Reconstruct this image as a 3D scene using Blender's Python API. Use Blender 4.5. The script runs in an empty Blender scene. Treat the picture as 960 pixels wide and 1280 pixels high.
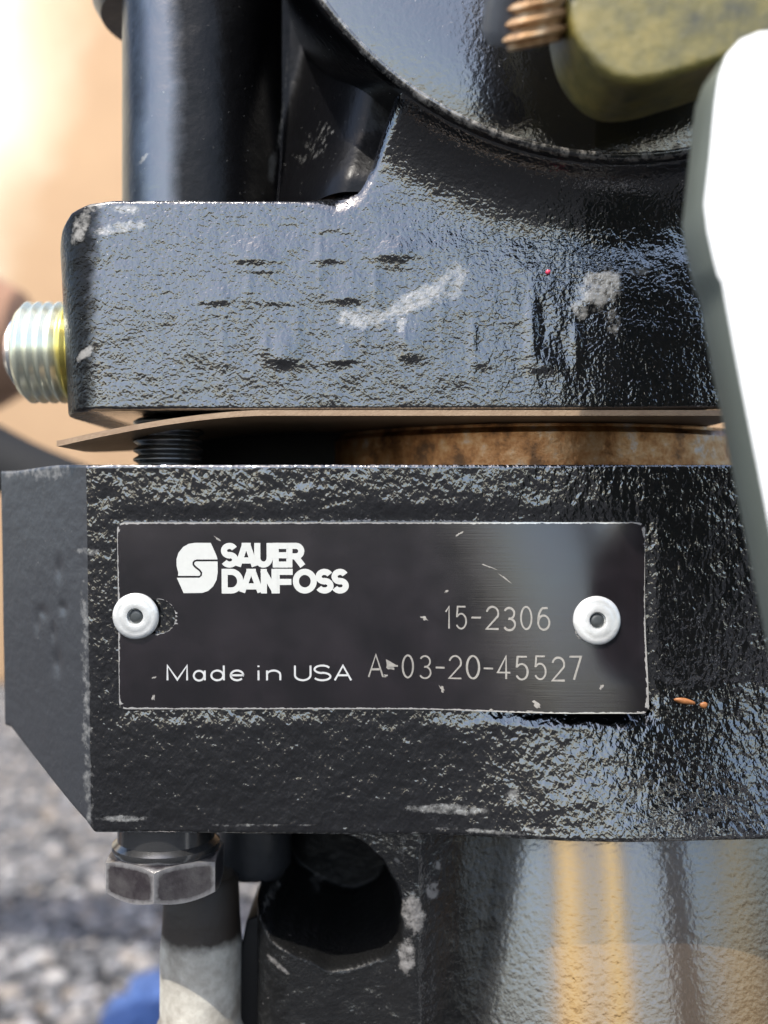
import bpy, bmesh, math, random
import numpy as np
from mathutils import Vector, Matrix, noise as mnoise

random.seed(7); np.random.seed(7)
sc = bpy.context.scene
COL = sc.collection
R = math.radians

# ------------------------------------------------------------------ camera, sky, sun, exposure
K = 1e-4            # metres per photograph pixel on the nameplate's plane
D = 0.130           # camera to nameplate plane
H = 0.220           # height of the camera above the gravel
cam = bpy.data.cameras.new('camera'); camo = bpy.data.objects.new('camera', cam); COL.objects.link(camo)
camo.location = (0, -D, H); camo.rotation_euler = (R(90), 0, 0)
cam.sensor_fit = 'VERTICAL'; cam.sensor_height = 36; cam.sensor_width = 27
cam.lens = 36 * D / (1280 * K)
cam.clip_start = 0.005; cam.clip_end = 500
cam.dof.use_dof = True; cam.dof.focus_distance = D - 0.0005; cam.dof.aperture_fstop = cam.lens / 2.6
sc.camera = camo

SUN_EL, SUN_AZ = 56, -32     # elevation; azimuth to the right of the camera's back
w = bpy.data.worlds.new('World'); sc.world = w; w.use_nodes = True
nt = w.node_tree; nt.nodes.clear()
sky = nt.nodes.new('ShaderNodeTexSky'); sky.sky_type = 'NISHITA'; sky.sun_disc = False
sky.sun_elevation = R(SUN_EL)
sdir = Vector((math.cos(R(SUN_EL)) * math.sin(R(SUN_AZ)), -math.cos(R(SUN_EL)) * math.cos(R(SUN_AZ)), math.sin(R(SUN_EL))))
sky.sun_rotation = math.atan2(sdir.x, sdir.y)
sky.air_density = 1.0; sky.dust_density = 2.2; sky.ozone_density = 1.5
bg = nt.nodes.new('ShaderNodeBackground'); bg.inputs['Strength'].default_value = 0.15
wo = nt.nodes.new('ShaderNodeOutputWorld')
nt.links.new(sky.outputs[0], bg.inputs[0]); nt.links.new(bg.outputs[0], wo.inputs[0])
sl = bpy.data.lights.new('sun', 'SUN'); sl.energy = 2.6; sl.angle = R(0.53); sl.color = (1, 0.95, 0.87)
so = bpy.data.objects.new('sun', sl); COL.objects.link(so); so.location = (0.5, -1, 2)
so.rotation_euler = sdir.to_track_quat('Z', 'Y').to_euler()
sc.view_settings.view_transform = 'Standard'; sc.view_settings.look = 'None'
sc.view_settings.gamma = 1; sc.view_settings.use_curve_mapping = False
sc.view_settings.exposure = 1.4
sc.render.engine = 'CYCLES'
sc.cycles.use_denoising = True
sc.cycles.max_bounces = 8

# ------------------------------------------------------------------ helpers
def W(x, y, d=0.0):
    """point that stands at photograph position (x, y) when d metres behind the nameplate plane"""
    s = (D + d) / D
    return Vector(((x - 480) * K * s, d, H + (640 - y) * K * s))

def tag(o, label=None, cat=None, kind=None, group=None):
    if label: o['label'] = label
    if cat: o['category'] = cat
    if kind: o['kind'] = kind
    if group: o['group'] = group
    return o

def link(name, me, mat, parent=None, smooth=True):
    o = bpy.data.objects.new(name, me); COL.objects.link(o)
    if mat and not me.materials: me.materials.append(mat)
    if smooth:
        me.polygons.foreach_set('use_smooth', [True] * len(me.polygons))
    if parent is not None:
        o.parent = parent
        o.matrix_parent_inverse = parent_world(parent).inverted()
    return o

def parent_world(p):
    m = Matrix.Translation(p.location) @ p.rotation_euler.to_matrix().to_4x4()
    if p.parent: m = parent_world(p.parent) @ p.matrix_parent_inverse @ m
    return m

def from_bm(name, bm, mat, parent=None, smooth=False, auto=None):
    bmesh.ops.recalc_face_normals(bm, faces=bm.faces)
    if auto is not None:
        for e in bm.edges:
            if len(e.link_faces) == 2 and e.calc_face_angle(0) > R(auto): e.smooth = False
        smooth = True
    me = bpy.data.meshes.new(name); bm.to_mesh(me); bm.free()
    return link(name, me, mat, parent, smooth)

def from_py(name, v, f, mat, parent=None, smooth=True, attr=None):
    me = bpy.data.meshes.new(name); me.from_pydata([tuple(map(float, p)) for p in v], [], f); me.update()
    if attr:
        for k, vals in attr.items():
            a = me.attributes.new(k, 'FLOAT', 'POINT'); a.data.foreach_set('value', np.asarray(vals, dtype=np.float32))
    return link(name, me, mat, parent, smooth)

def solid_grid(name, P, back, mat, parent=None, attr=None, inset=0.0):
    """closed solid: front is the grid P[j][i] of points, sides run back to depth `back`"""
    ny, nx = P.shape[:2]
    v = P.reshape(-1, 3).copy(); f = []
    idx = np.arange(ny * nx).reshape(ny, nx)
    for j in range(ny - 1):
        a = idx[j]; b = idx[j + 1]
        for i in range(nx - 1): f.append((a[i], b[i], b[i + 1], a[i + 1]))
    loop = list(idx[0, :]) + list(idx[1:, -1]) + list(idx[-1, -2::-1]) + list(idx[-2:0:-1, 0])
    n0 = len(v); L = len(loop)
    fr = v[loop].copy(); bk = fr.copy(); bk[:, 1] = back
    v = np.vstack([v, fr, bk])
    for i in range(L):
        k = (i + 1) % L
        f.append((n0 + i, n0 + k, n0 + L + k, n0 + L + i))
    f.append(tuple(n0 + L + i for i in range(L)))
    at = None
    if attr:
        at = {k: np.concatenate([a.reshape(-1), a.reshape(-1)[loop], a.reshape(-1)[loop]]) for k, a in attr.items()}
    f = [tuple(int(q) for q in t) for t in f]
    return from_py(name, v, f, mat, parent, True, at)

def lathe(prof, n, axis, origin, a0=0.0, a1=2 * math.pi):
    """prof: (radius, along) pairs turned about axis through origin"""
    bm = bmesh.new(); ax = Vector(axis).normalized()
    u = ax.orthogonal().normalized(); t = ax.cross(u)
    rings = []
    for (r, h) in prof:
        if r < 1e-7: rings.append([bm.verts.new(Vector(origin) + ax * h)]); continue
        rings.append([bm.verts.new(Vector(origin) + ax * h + (u * math.cos(a) + t * math.sin(a)) * r)
                      for a in [2 * math.pi * i / n for i in range(n)]])
    for A, B in zip(rings, rings[1:]):
        for i in range(n):
            k = (i + 1) % n
            if len(A) == 1 and len(B) == 1: continue
            if len(A) == 1: bm.faces.new((A[0], B[i], B[k]))
            elif len(B) == 1: bm.faces.new((A[i], B[0], A[k]))
            else: bm.faces.new((A[i], B[i], B[k], A[k]))
    return bm

def extrude_poly(pts, d0, d1, dpx=None):
    """outline in photograph pixels (at depth d0) made into a slab from depth d0 back to d1"""
    bm = bmesh.new()
    A = [bm.verts.new(W(x, y, d0 if dpx is None else dpx)) for x, y in pts]
    for q in A: q.co.y = d0
    B = [bm.verts.new((q.co.x, d1, q.co.z)) for q in A]
    bm.faces.new(A); bm.faces.new(B[::-1])
    for i in range(len(A)):
        k = (i + 1) % len(A); bm.faces.new((A[i], B[i], B[k], A[k]))
    bmesh.ops.recalc_face_normals(bm, faces=bm.faces)
    return bm

def bevel(bm, w, seg=2, ang=20):
    es = [e for e in bm.edges if len(e.link_faces) == 2 and e.calc_face_angle(0) > R(ang)]
    bmesh.ops.bevel(bm, geom=es, offset=w, segments=seg, affect='EDGES', profile=0.5, clamp_overlap=True)

def sstep(a, b, x):
    t = np.clip((x - a) / (b - a), 0, 1); return t * t * (3 - 2 * t)

def vnoise(X, Y, sc_, seed=0, octv=3):
    """smooth value noise on arrays"""
    out = np.zeros_like(X, dtype=float); amp = 1.0; tot = 0
    for o in range(octv):
        rs = np.random.RandomState(seed * 17 + o); T = rs.rand(64, 64)
        x = X / sc_ * 2 ** o + 13.7 * o; y = Y / sc_ * 2 ** o + 7.1 * o
        xi = np.floor(x).astype(int); yi = np.floor(y).astype(int)
        fx = x - xi; fy = y - yi; fx = fx * fx * (3 - 2 * fx); fy = fy * fy * (3 - 2 * fy)
        g = lambda a, b: T[(yi + b) % 64, (xi + a) % 64]
        out += amp * ((g(0, 0) * (1 - fx) + g(1, 0) * fx) * (1 - fy) + (g(0, 1) * (1 - fx) + g(1, 1) * fx) * fy)
        tot += amp; amp *= 0.5
    return out / tot

def ell(X, Y, cx, cy, rx, ry, rot=0.0):
    c, s = math.cos(R(rot)), math.sin(R(rot))
    u = ((X - cx) * c + (Y - cy) * s) / rx; v = (-(X - cx) * s + (Y - cy) * c) / ry
    return u * u + v * v

# ------------------------------------------------------------------ materials
class NB:
    def __init__(self, name):
        self.m = bpy.data.materials.new(name); self.m.use_nodes = True
        self.t = self.m.node_tree; self.t.nodes.clear()
        self.out = self.n('ShaderNodeOutputMaterial'); self.b = self.n('ShaderNodeBsdfPrincipled')
        self.l(self.b.outputs[0], self.out.inputs[0])
        self.co = self.n('ShaderNodeTexCoord').outputs['Object']
    def n(self, t, **kw):
        q = self.t.nodes.new(t)
        for k, v in kw.items(): setattr(q, k, v)
        return q
    def l(self, a, b): self.t.links.new(a, b)
    def set(self, **kw):
        for k, v in kw.items(): self.put(self.b.inputs[k.replace('_', ' ')], v)
        return self
    def put(self, sock, v):
        if isinstance(v, bpy.types.NodeSocket): self.l(v, sock)
        elif isinstance(v, (tuple, list)) and len(v) == 3 and sock.type == 'RGBA': sock.default_value = (*v, 1)
        else: sock.default_value = v
    def map(self, scale=(1, 1, 1), rot=(0, 0, 0), vec=None):
        q = self.n('ShaderNodeMapping'); self.l(vec or self.co, q.inputs[0])
        q.inputs['Scale'].default_value = scale; q.inputs['Rotation'].default_value = rot
        return q.outputs[0]
    def noise(self, scale, detail=3, rough=0.5, vec=None, dist=0.0):
        q = self.n('ShaderNodeTexNoise'); self.l(vec or self.co, q.inputs['Vector'])
        q.inputs['Scale'].default_value = scale; q.inputs['Detail'].default_value = detail
        q.inputs['Roughness'].default_value = rough; q.inputs['Distortion'].default_value = dist
        return q.outputs['Fac']
    def voro(self, scale, vec=None, feature='F1'):
        q = self.n('ShaderNodeTexVoronoi', feature=feature); self.l(vec or self.co, q.inputs['Vector'])
        q.inputs['Scale'].default_value = scale; return q.outputs[0]
    def ramp(self, fac, stops, mode='LINEAR'):
        q = self.n('ShaderNodeValToRGB'); q.color_ramp.interpolation = mode
        e = q.color_ramp.elements
        while len(e) < len(stops): e.new(0.5)
        for i, (p, c) in enumerate(stops):
            e[i].position = p; e[i].color = (*c, 1) if isinstance(c, (tuple, list)) else (c, c, c, 1)
        self.put(q.inputs[0], fac); return q.outputs[0]
    def math(self, op, a, b=0.0, c=None, clamp=False):
        q = self.n('ShaderNodeMath', operation=op, use_clamp=clamp); self.put(q.inputs[0], a); self.put(q.inputs[1], b)
        if c is not None: self.put(q.inputs[2], c)
        return q.outputs[0]
    def mix(self, fac, a, b):
        q = self.n('ShaderNodeMix', data_type='RGBA'); self.put(q.inputs[0], fac); self.put(q.inputs[6], a); self.put(q.inputs[7], b)
        return q.outputs[2]
    def attr(self, name):
        q = self.n('ShaderNodeAttribute', attribute_name=name); return q.outputs['Fac']
    def bump(self, h, dist, strength=1.0, normal=None):
        q = self.n('ShaderNodeBump'); q.inputs['Distance'].default_value = dist; q.inputs['Strength'].default_value = strength
        self.l(h, q.inputs['Height'])
        if normal is not None: self.l(normal, q.inputs['Normal'])
        return q.outputs[0]

def cast_black(name, lam=0.8, pits=None, broad=0.6, dull_noise=0.9, dull_ramp=(0.40, 0.62), amp=0.10, aniso=(1, 1, 1), rot=0.0, rough=0.16, ior=2.2, fine=0.4, wear_col=(0.15, 0.148, 0.14), base=(0.0025, 0.0025, 0.003), dirt=0.0):
    """black enamel over sand-cast iron: lam = grain size in mm, amp = relief in mm"""
    b = NB(name)
    v = b.map(aniso, (0, R(rot), 0))
    n1 = b.noise(1000 / lam, 1.8, 0.5, v, 0.25)
    n2 = b.noise(1000 / (lam * 0.38), 2, 0.5, v)
    big = b.noise(1000 / 9.0, 2, 0.5)
    if pits: n1 = b.ramp(n1, [(pits[0], 0), (pits[1], 1)], 'EASE')
    h = b.math('ADD', n1, b.math('MULTIPLY', n2, fine))
    h = b.math('ADD', h, b.math('MULTIPLY', b.noise(1000 / (lam * 4.2), 2, 0.5), broad))
    nrm = b.bump(h, amp * 1e-3)
    wear = b.attr('wear')
    wn = b.noise(1000 / 1.1, 5, 0.65)
    wm = b.math('MULTIPLY', b.ramp(b.math('ADD', wear, b.math('MULTIPLY', b.math('SUBTRACT', wn, 0.5), 1.5)), [(0.36, 0), (0.72, 0.85)]), b.math('GREATER_THAN', wear, 0.02))
    speck = b.ramp(b.noise(1000 / 0.5, 2, 0.5), [(0.735, 0), (0.76, 1)])
    m = b.math('MAXIMUM', wm, b.math('MULTIPLY', speck, 0.6))
    wc = b.mix(b.noise(1000 / 0.7, 4, 0.6), tuple(c * 0.45 for c in wear_col), tuple(min(1, c * 1.5) for c in wear_col))
    basec = base if dirt <= 0 else b.mix(b.math('MULTIPLY', b.ramp(big, [(0.4, 0), (0.7, 1)]), dirt), base, (0.06, 0.055, 0.05))
    dl = b.attr('dull')
    dm = b.ramp(b.math('ADD', dl, b.math('MULTIPLY', b.math('SUBTRACT', b.noise(1000 / 1.6, 4, 0.65), 0.5), dull_noise)), [(dull_ramp[0], 0), (dull_ramp[1], 1)])
    dm = b.math('MULTIPLY', dm, b.math('GREATER_THAN', dl, 0.01))
    b.set(Base_Color=b.mix(m, basec, wc), Normal=nrm, IOR=b.math('ADD', b.math('MULTIPLY', dm, 1.27 - ior), ior))
    rr = b.math('ADD', b.math('MULTIPLY', big, 0.08), rough - 0.04)
    b.set(Roughness=b.math('ADD', b.math('ADD', b.math('MULTIPLY', m, 0.3), b.math('MULTIPLY', dm, 0.22)), rr, clamp=True))
    return b.m

def simple(name, col, rough=0.4, metal=0.0, var=0.15, scale=400, bump=0.0, bscale=900, ior=1.5):
    b = NB(name)
    n = b.noise(scale, 4, 0.6)
    c = b.mix(n, tuple(x * (1 - var) for x in col), tuple(min(1, x * (1 + var)) for x in col))
    b.set(Base_Color=c, Metallic=metal, IOR=ior)
    b.set(Roughness=b.math('ADD', b.math('MULTIPLY', n, 0.2), rough - 0.1, clamp=True))
    if bump: b.set(Normal=b.bump(b.noise(bscale, 4, 0.6), bump * 1e-3))
    return b.m

M = {}
M['upper'] = cast_black('black_enamel_fine_cast', lam=0.52, pits=(0.24, 0.70), amp=0.038, rough=0.055, fine=0.16, broad=2.6, wear_col=(0.24, 0.23, 0.21), dull_noise=0.6, dull_ramp=(0.30, 0.75))
M['lower'] = cast_black('black_enamel_coarse_cast', lam=0.82, amp=0.17, aniso=(1.2, 1, 0.85), rot=-35, rough=0.05, fine=0.10, broad=1.2)
M['side'] = cast_black('dull_black_enamel', lam=2.4, amp=0.12, rough=0.42, ior=1.6, base=(0.022, 0.023, 0.026))
M['smooth_black'] = cast_black('black_enamel_smooth', lam=1.0, amp=0.05, rough=0.12, fine=0.3, dull_noise=0.3, dull_ramp=(0.15, 0.85))
M['boss'] = cast_black('black_enamel_boss', lam=0.9, amp=0.05, rough=0.14, fine=0.4)
M['deep'] = simple('oily_black_iron', (0.004, 0.004, 0.004), 0.6, 0, 0.3, 600, ior=1.25)  # near black and low in gloss, for gap block, foot and gusset
M['thread_black'] = simple('black_oxide_thread', (0.02, 0.02, 0.02), 0.2, 0.0, 0.2, ior=2.0)

b = NB('plate_black_anodised')
streak = b.noise(1.0, 4, 0.65, b.map((120, 1, 5200)))
smudge = b.noise(140, 3, 0.6)
b.set(Base_Color=b.mix(b.ramp(smudge, [(0.35, 0), (0.7, 1)]), (0.006, 0.005, 0.006), (0.012, 0.009, 0.011)), IOR=1.8)
b.set(Roughness=b.math('ADD', b.math('MULTIPLY', smudge, 0.16), 0.11), Normal=b.bump(streak, 0.006e-3))
edge = b.attr('edge')
en = b.noise(1400, 4, 0.7)
em = b.ramp(b.math('ADD', edge, b.math('MULTIPLY', b.math('SUBTRACT', en, 0.5), 1.0)), [(0.62, 0), (0.75, 1)])
b.set(Base_Color=b.mix(em, b.b.inputs['Base Color'].links[0].from_socket, (0.55, 0.53, 0.50)))
b.set(Metallic=b.math('MULTIPLY', em, 0.6))
M['plate'] = b.m
M['letter'] = simple('bare_aluminium_print', (0.47, 0.47, 0.435), 0.5, 0.0, 0.08, 1500, 0.01, 4000)
M['letter_thin'] = simple('engraved_aluminium', (0.42, 0.42, 0.405), 0.45, 0.0, 0.25, 1800)
M['stamp'] = simple('stamped_aluminium', (0.23, 0.215, 0.19), 0.5, 0.0, 0.55, 3500)
M['rivet'] = simple('dull_aluminium', (0.56, 0.56, 0.535), 0.36, 0.4, 0.18, 700, 0.04, 1800)
M['rivet_core'] = simple('rivet_mandrel_steel', (0.045, 0.05, 0.05), 0.5, 0.2, 0.3, 2500)
M['zinc'] = None
b = NB('yellow_zinc_plate')
sx = b.n('ShaderNodeSeparateXYZ'); b.l(b.co, sx.inputs[0])
near = b.math('ADD', b.math('MULTIPLY', b.math('ADD', sx.outputs[0], 0.0454), 700.0), b.math('MULTIPLY', b.math('SUBTRACT', b.noise(300, 3, 0.6), 0.5), 1.2), clamp=True)
b.set(Base_Color=b.mix(near, (0.62, 0.63, 0.50), (0.60, 0.50, 0.13)), Metallic=0.8, Roughness=0.27)
M['zinc'] = b.m
M['chrome'] = simple('bright_steel', (0.85, 0.85, 0.84), 0.2, 0.9, 0.05)
b = NB('worn_bolt_steel')
wn = b.noise(260, 5, 0.6); b.set(Base_Color=b.mix(b.ramp(wn, [(0.38, 0), (0.62, 1)]), (0.06, 0.050, 0.054), (0.14, 0.128, 0.125)), Metallic=0.7, Roughness=0.30, Normal=b.bump(b.noise(1500, 4, 0.6), 0.05e-3))
ee = b.ramp(b.math('ADD', b.attr('edge'), b.math('MULTIPLY', b.math('SUBTRACT', b.noise(900, 4, 0.6), 0.5), 0.7)), [(0.55, 0), (0.95, 1)])
b.set(Base_Color=b.mix(ee, b.b.inputs['Base Color'].links[0].from_socket, (0.36, 0.345, 0.335)))
M['bolt'] = b.m
b = NB('shim_steel')
b.set(Base_Color=b.mix(b.noise(350, 5, 0.7), (0.15, 0.085, 0.045), (0.36, 0.26, 0.165)), Metallic=0.2, Roughness=0.45, Normal=b.bump(b.noise(2200, 3, 0.6), 0.06e-3))
M['shim'] = b.m
b = NB('rust_varnished_steel')
st = b.math('ADD', b.math('MULTIPLY', b.noise(1.0, 2, 0.5, b.map((260, 260, 30))), 0.40), b.math('MULTIPLY', b.noise(330, 6, 0.75), 0.60))
b.set(Base_Color=b.ramp(st, [(0.30, (0.03, 0.02, 0.012)), (0.42, (0.10, 0.045, 0.016)), (0.49, (0.24, 0.105, 0.035)), (0.56, (0.31, 0.175, 0.08)), (0.66, (0.30, 0.28, 0.27))]), Metallic=0.7, Roughness=0.33, Normal=b.bump(b.noise(700, 4, 0.6), 0.10e-3))
M['rust_ring'] = b.m
b = NB('oil_stained_black_enamel')  # gold bands in the colour imitate warm surroundings mirrored in the barrel
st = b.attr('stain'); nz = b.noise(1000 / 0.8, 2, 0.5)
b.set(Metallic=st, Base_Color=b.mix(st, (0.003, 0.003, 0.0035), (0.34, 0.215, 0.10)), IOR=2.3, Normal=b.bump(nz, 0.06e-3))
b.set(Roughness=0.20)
wr = b.attr('wear'); wm = b.ramp(b.math('ADD', wr, b.math('MULTIPLY', b.math('SUBTRACT', b.noise(900, 5, 0.65), 0.5), 1.4)), [(0.45, 0), (0.6, 1)])
b.set(Base_Color=b.mix(wm, b.b.inputs['Base Color'].links[0].from_socket, (0.28, 0.27, 0.25)))
M['body'] = b.m
b = NB('olive_painted_casting')
b.set(Base_Color=b.ramp(b.noise(130, 5, 0.65), [(0.3, (0.025, 0.026, 0.018)), (0.5, (0.13, 0.108, 0.026)), (0.68, (0.23, 0.175, 0.04))]), Roughness=0.4, Normal=b.bump(b.noise(700, 3, 0.6), 0.15e-3), IOR=1.6)
M['olive'] = b.m
b = NB('rusty_thread')
b.set(Base_Color=b.ramp(b.noise(500, 4, 0.65), [(0.3, (0.14, 0.08, 0.04)), (0.5, (0.42, 0.24, 0.11)), (0.7, (0.62, 0.47, 0.30))]), Metallic=0.3, Roughness=0.45)
M['rust_thread'] = b.m
M['bolt_grey'] = simple('zinc_grey_bolt', (0.14, 0.145, 0.155), 0.4, 0.4, 0.3)
M['white'] = simple('white_paint', (0.82, 0.82, 0.80), 0.35, 0, 0.03, 200, 0.01)
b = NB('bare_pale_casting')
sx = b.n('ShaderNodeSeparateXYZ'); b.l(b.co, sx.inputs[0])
port_shade = b.ramp(b.math('ADD', b.math('MULTIPLY', b.math('SUBTRACT', sx.outputs[2], H - 0.0600), 260.0), b.math('MULTIPLY', b.noise(260, 4, 0.6), 1.0)), [(0.35, 0), (0.75, 1)])  # dark upper end: the shadow under the bolt, painted into the colour
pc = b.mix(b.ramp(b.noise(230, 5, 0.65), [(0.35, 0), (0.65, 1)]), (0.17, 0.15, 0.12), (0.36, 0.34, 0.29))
b.set(Base_Color=b.mix(port_shade, pc, (0.020, 0.013, 0.008)), Roughness=0.6, Normal=b.bump(b.noise(500, 4, 0.6), 0.15e-3))
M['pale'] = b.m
b = NB('tan_plaster')
sx = b.n('ShaderNodeSeparateXYZ'); b.l(b.co, sx.inputs[0])
glare = b.ramp(b.math('SUBTRACT', b.math('ADD', b.math('MULTIPLY', sx.outputs[0], -5.0), b.math('MULTIPLY', b.noise(6, 4, 0.6), 0.9)), b.math('SUBTRACT', 3.45, b.math('MULTIPLY', sx.outputs[2], 1.4))), [(0.0, 0), (0.7, 1)])  # painted overexposure: wall colour turns paler towards the upper left
b.set(Base_Color=b.mix(glare, b.mix(b.noise(9, 5, 0.6), (0.33, 0.205, 0.11), (0.48, 0.315, 0.18)), (0.74, 0.66, 0.50)), Roughness=0.85, Normal=b.bump(b.noise(160, 4, 0.6), 1.0e-3))
M['tan'] = b.m
b = NB('rusted_pipe')
b.set(Base_Color=b.mix(b.noise(40, 5, 0.65), (0.22, 0.11, 0.06), (0.36, 0.205, 0.12)), Roughness=0.6)
M['rust'] = b.m
M['rubber'] = simple('black_rubber', (0.010, 0.010, 0.010), 0.8, 0, 0.2, ior=1.3)
M['blue'] = simple('blue_cloth', (0.035, 0.075, 0.20), 0.85, 0, 0.25, 60, 0.3, 300)
M['fleck'] = simple('rust_fleck', (0.26, 0.10, 0.03), 0.5, 0, 0.6, 2500)
M['fleck_red'] = simple('red_speck', (0.6, 0.05, 0.10), 0.4, 0, 0.2, 3000)
b = NB('gravel_dust')
b.set(Base_Color=b.mix(b.noise(60, 6, 0.7), (0.010, 0.0102, 0.011), (0.027, 0.0275, 0.029)), Roughness=0.9, Normal=b.bump(b.noise(120, 6, 0.7), 6e-3))
M['ground'] = b.m
b = NB('gravel_stone')
oi = b.attr('tint')
b.set(Base_Color=b.ramp(oi, [(0.0, (0.04, 0.04, 0.042)), (0.4, (0.10, 0.10, 0.103)), (0.7, (0.17, 0.165, 0.165)), (0.85, (0.20, 0.165, 0.13)), (1.0, (0.34, 0.335, 0.33))]), Roughness=0.8)
M['stone'] = b.m

# ------------------------------------------------------------------ the setting
bm = bmesh.new()
vs = [bm.verts.new(p) for p in ((-150, -150, 0), (150, -150, 0), (150, 150, 0), (-150, 150, 0))]; bm.faces.new(vs)
tag(from_bm('ground', bm, M['ground']), kind='structure')

def stones(name, n, box, rmin, rmax):
    ico = bmesh.new(); bmesh.ops.create_icosphere(ico, subdivisions=1, radius=1)
    bv = np.array([v.co[:] for v in ico.verts]); bf = np.array([[v.index for v in f.verts] for f in ico.faces]); ico.free()
    rs = np.random.RandomState(3); V = []; F = []; T = []
    k = 0
    for _ in range(n):
        x = rs.uniform(box[0], box[1]); y = rs.uniform(box[2], box[3])
        if -0.10 < x < 0.16 and -0.02 < y < 0.16: continue
        r = rmin + (rmax - rmin) * rs.rand() ** 2.2
        s = r * (0.7 + 0.6 * rs.rand(3)) * np.array([1, 1, 0.7])
        q = bv * (1 + 0.25 * (rs.rand(len(bv), 1) - 0.5)) * s
        a = rs.rand() * 6.28; c, sn = math.cos(a), math.sin(a)
        q = np.stack([q[:, 0] * c - q[:, 1] * sn, q[:, 0] * sn + q[:, 1] * c, q[:, 2]], 1) + np.array([x, y, s[2] * 0.45])
        V.append(q); F.append(bf + k * len(bv)); T += [rs.rand()] * len(bv); k += 1
    o = from_py(name, np.vstack(V), [tuple(map(int, t)) for t in np.vstack(F)], M['stone'], None, False, {'tint': T})
    return tag(o, 'loose grey gravel spread over the ground round the pump', 'gravel', 'stuff')
stones('gravel', 30000, (-0.66, 0.05, 0.20, 1.18), 0.0020, 0.0058)

# wall behind, at 1.1 m
bm = bmesh.new()
bmesh.ops.create_cube(bm, size=1, matrix=Matrix.Translation((-0.3, 1.25, 0.55)) @ Matrix.Diagonal((3.2, 0.12, 1.1, 1)))
bevel(bm, 0.01, 2)
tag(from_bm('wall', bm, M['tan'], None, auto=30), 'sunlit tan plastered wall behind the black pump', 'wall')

# ------------------------------------------------------------------ the pump
pump = bpy.data.objects.new('hydraulic_pump', None); COL.objects.link(pump)
pump.location = (0.015, 0.05, 0.0); pump.empty_display_size = 0.03
tag(pump, 'black enamelled cast hydraulic pump carrying a riveted nameplate', 'pump')

# --- upper flange: rounded plate that sweeps up in a fillet to the round boss
bossd = -0.007; bs = (D + bossd) / D
BC = (480 + 300 * bs, 640 - 906 * bs); BR = 466 * bs
nx, ny = 330, 150
xs = np.linspace(58, 960, nx)
topc = np.interp(xs, [58, 62, 72, 88, 112, 140, 380, 420, 448, 466, 482, 510, 560, 960],
                 [322, 300, 280, 264, 254, 250, 250, 240, 218, 190, 150, 105, 90, 90])
botc = 513 - 2.5 * sstep(600, 960, xs)
tt = np.linspace(0, 1, ny)[:, None]
X = np.repeat(xs[None], ny, 0); Y = topc[None] + (botc - topc)[None] * tt
r = np.hypot(X - BC[0], Y - BC[1]); F_ = 95.0
rr = np.clip((BR + F_ - r) / F_, 0, 0.985)
d = -0.0068 * (1 - np.sqrt(1 - rr ** 2.2))
# rounded edges
def edge_round(dist, rad):     # depth of a quarter round of radius rad px at distance dist px from the border
    q = np.clip(1 - dist / rad, 0, 1); return rad * K * (1 - np.sqrt(np.clip(1 - q * q, 0, 1)))
lr = 32 + 40 * (Y - 250) / 260
d = d + edge_round(X - 58, lr + 14) * 1.3
d = d + edge_round(np.where(X < 500, Y - topc[None], 199), 5 + 38 * sstep(370, 450, X))
d = d + edge_round(botc[None] - Y, 5)
# cast relief of worn raised marks
marks = [(320, 324, 24, 6, .22), (322, 338, 22, 4, .10), (408, 288, 22, 4, .10), (410, 325, 20, 4, .12), (492, 319, 28, 6, .24), (495, 333, 26, 4, .1),
         (275, 375, 20, 5, .16), (345, 377, 24, 5, .1), (430, 373, 24, 5, .14), (352, 448, 17, 9, .35), (332, 432, 5, 14, .2), (430, 449, 18, 6, .22), (515, 443, 16, 9, .24),
         (592, 425, 5, 45, .15), (605, 455, 14, 6, .12), (665, 410, 8, 50, .30), (680, 459, 20, 6, .2), (735, 380, 12, 10, .25), (720, 430, 7, 30, .2), (505, 425, 5, 12, .15), (279, 430, 5, 40, .12), (400, 325, 4, 40, .12), (372, 410, 5, 34, .10), (470, 350, 5, 30, .12), (552, 400, 5, 40, .10), (455, 425, 5, 22, .1), (310, 350, 5, 24, .1)]
for (cx, cy, rx, ry, a) in marks:
    vv = (Y - cy) / ry; d = d - a * 1e-3 * np.exp(-((X - cx) / rx) ** 2) * np.where((vv < 0) & (ry < rx), np.exp(-(vv / 3.5) ** 2), np.exp(-vv ** 2))
d = d + 0.10e-3 * (vnoise(X, Y, 26, 1, 3) - 0.5) * 2 + 0.35e-3 * (vnoise(X, Y, 170, 2, 2) - 0.5)
P = np.stack([(X - 480) * K, d, H + (640 - Y) * K], -1)
wear = np.zeros_like(X)
def add_wear(A, X, Y, lst):
    for (cx, cy, rx, ry, rot, s) in lst:
        A[:] = np.maximum(A, s * np.clip(1.25 - ell(X, Y, cx, cy, rx, ry, rot), 0, 1))
add_wear(wear, X, Y, [(150, 285, 40, 10, -8, .62), (160, 262, 24, 8, 0, .55), (100, 285, 14, 26, 20, .6), (120, 258, 26, 8, -20, .55), (104, 441, 20, 7, -28, .75),
                      (455, 398, 48, 16, 0, .62), (520, 375, 66, 16, -28, .66), (565, 352, 24, 36, 30, .52), (502, 405, 9, 16, 0, .6), (750, 360, 38, 30, -35, .68), (725, 385, 16, 20, 0, .55),
                      (797, 340, 16, 7, 0, .5), (765, 400, 14, 26, 0, .45), (180, 252, 18, 3, 0, .7)])
dull = 0.85 * sstep(142, 96, X + 0.05 * (Y - 400))  # gloss cut at the left edge, imitating dark surroundings mirrored there
dull = np.maximum(dull, np.where(X < 520, 0.75 * np.exp(-((Y - topc[None]) / (5 + 14 * sstep(380, 450, X))) ** 2), 0))
flange = solid_grid('upper_flange', P, 0.055, M['upper'], pump, {'wear': wear, 'dull': dull})

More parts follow.
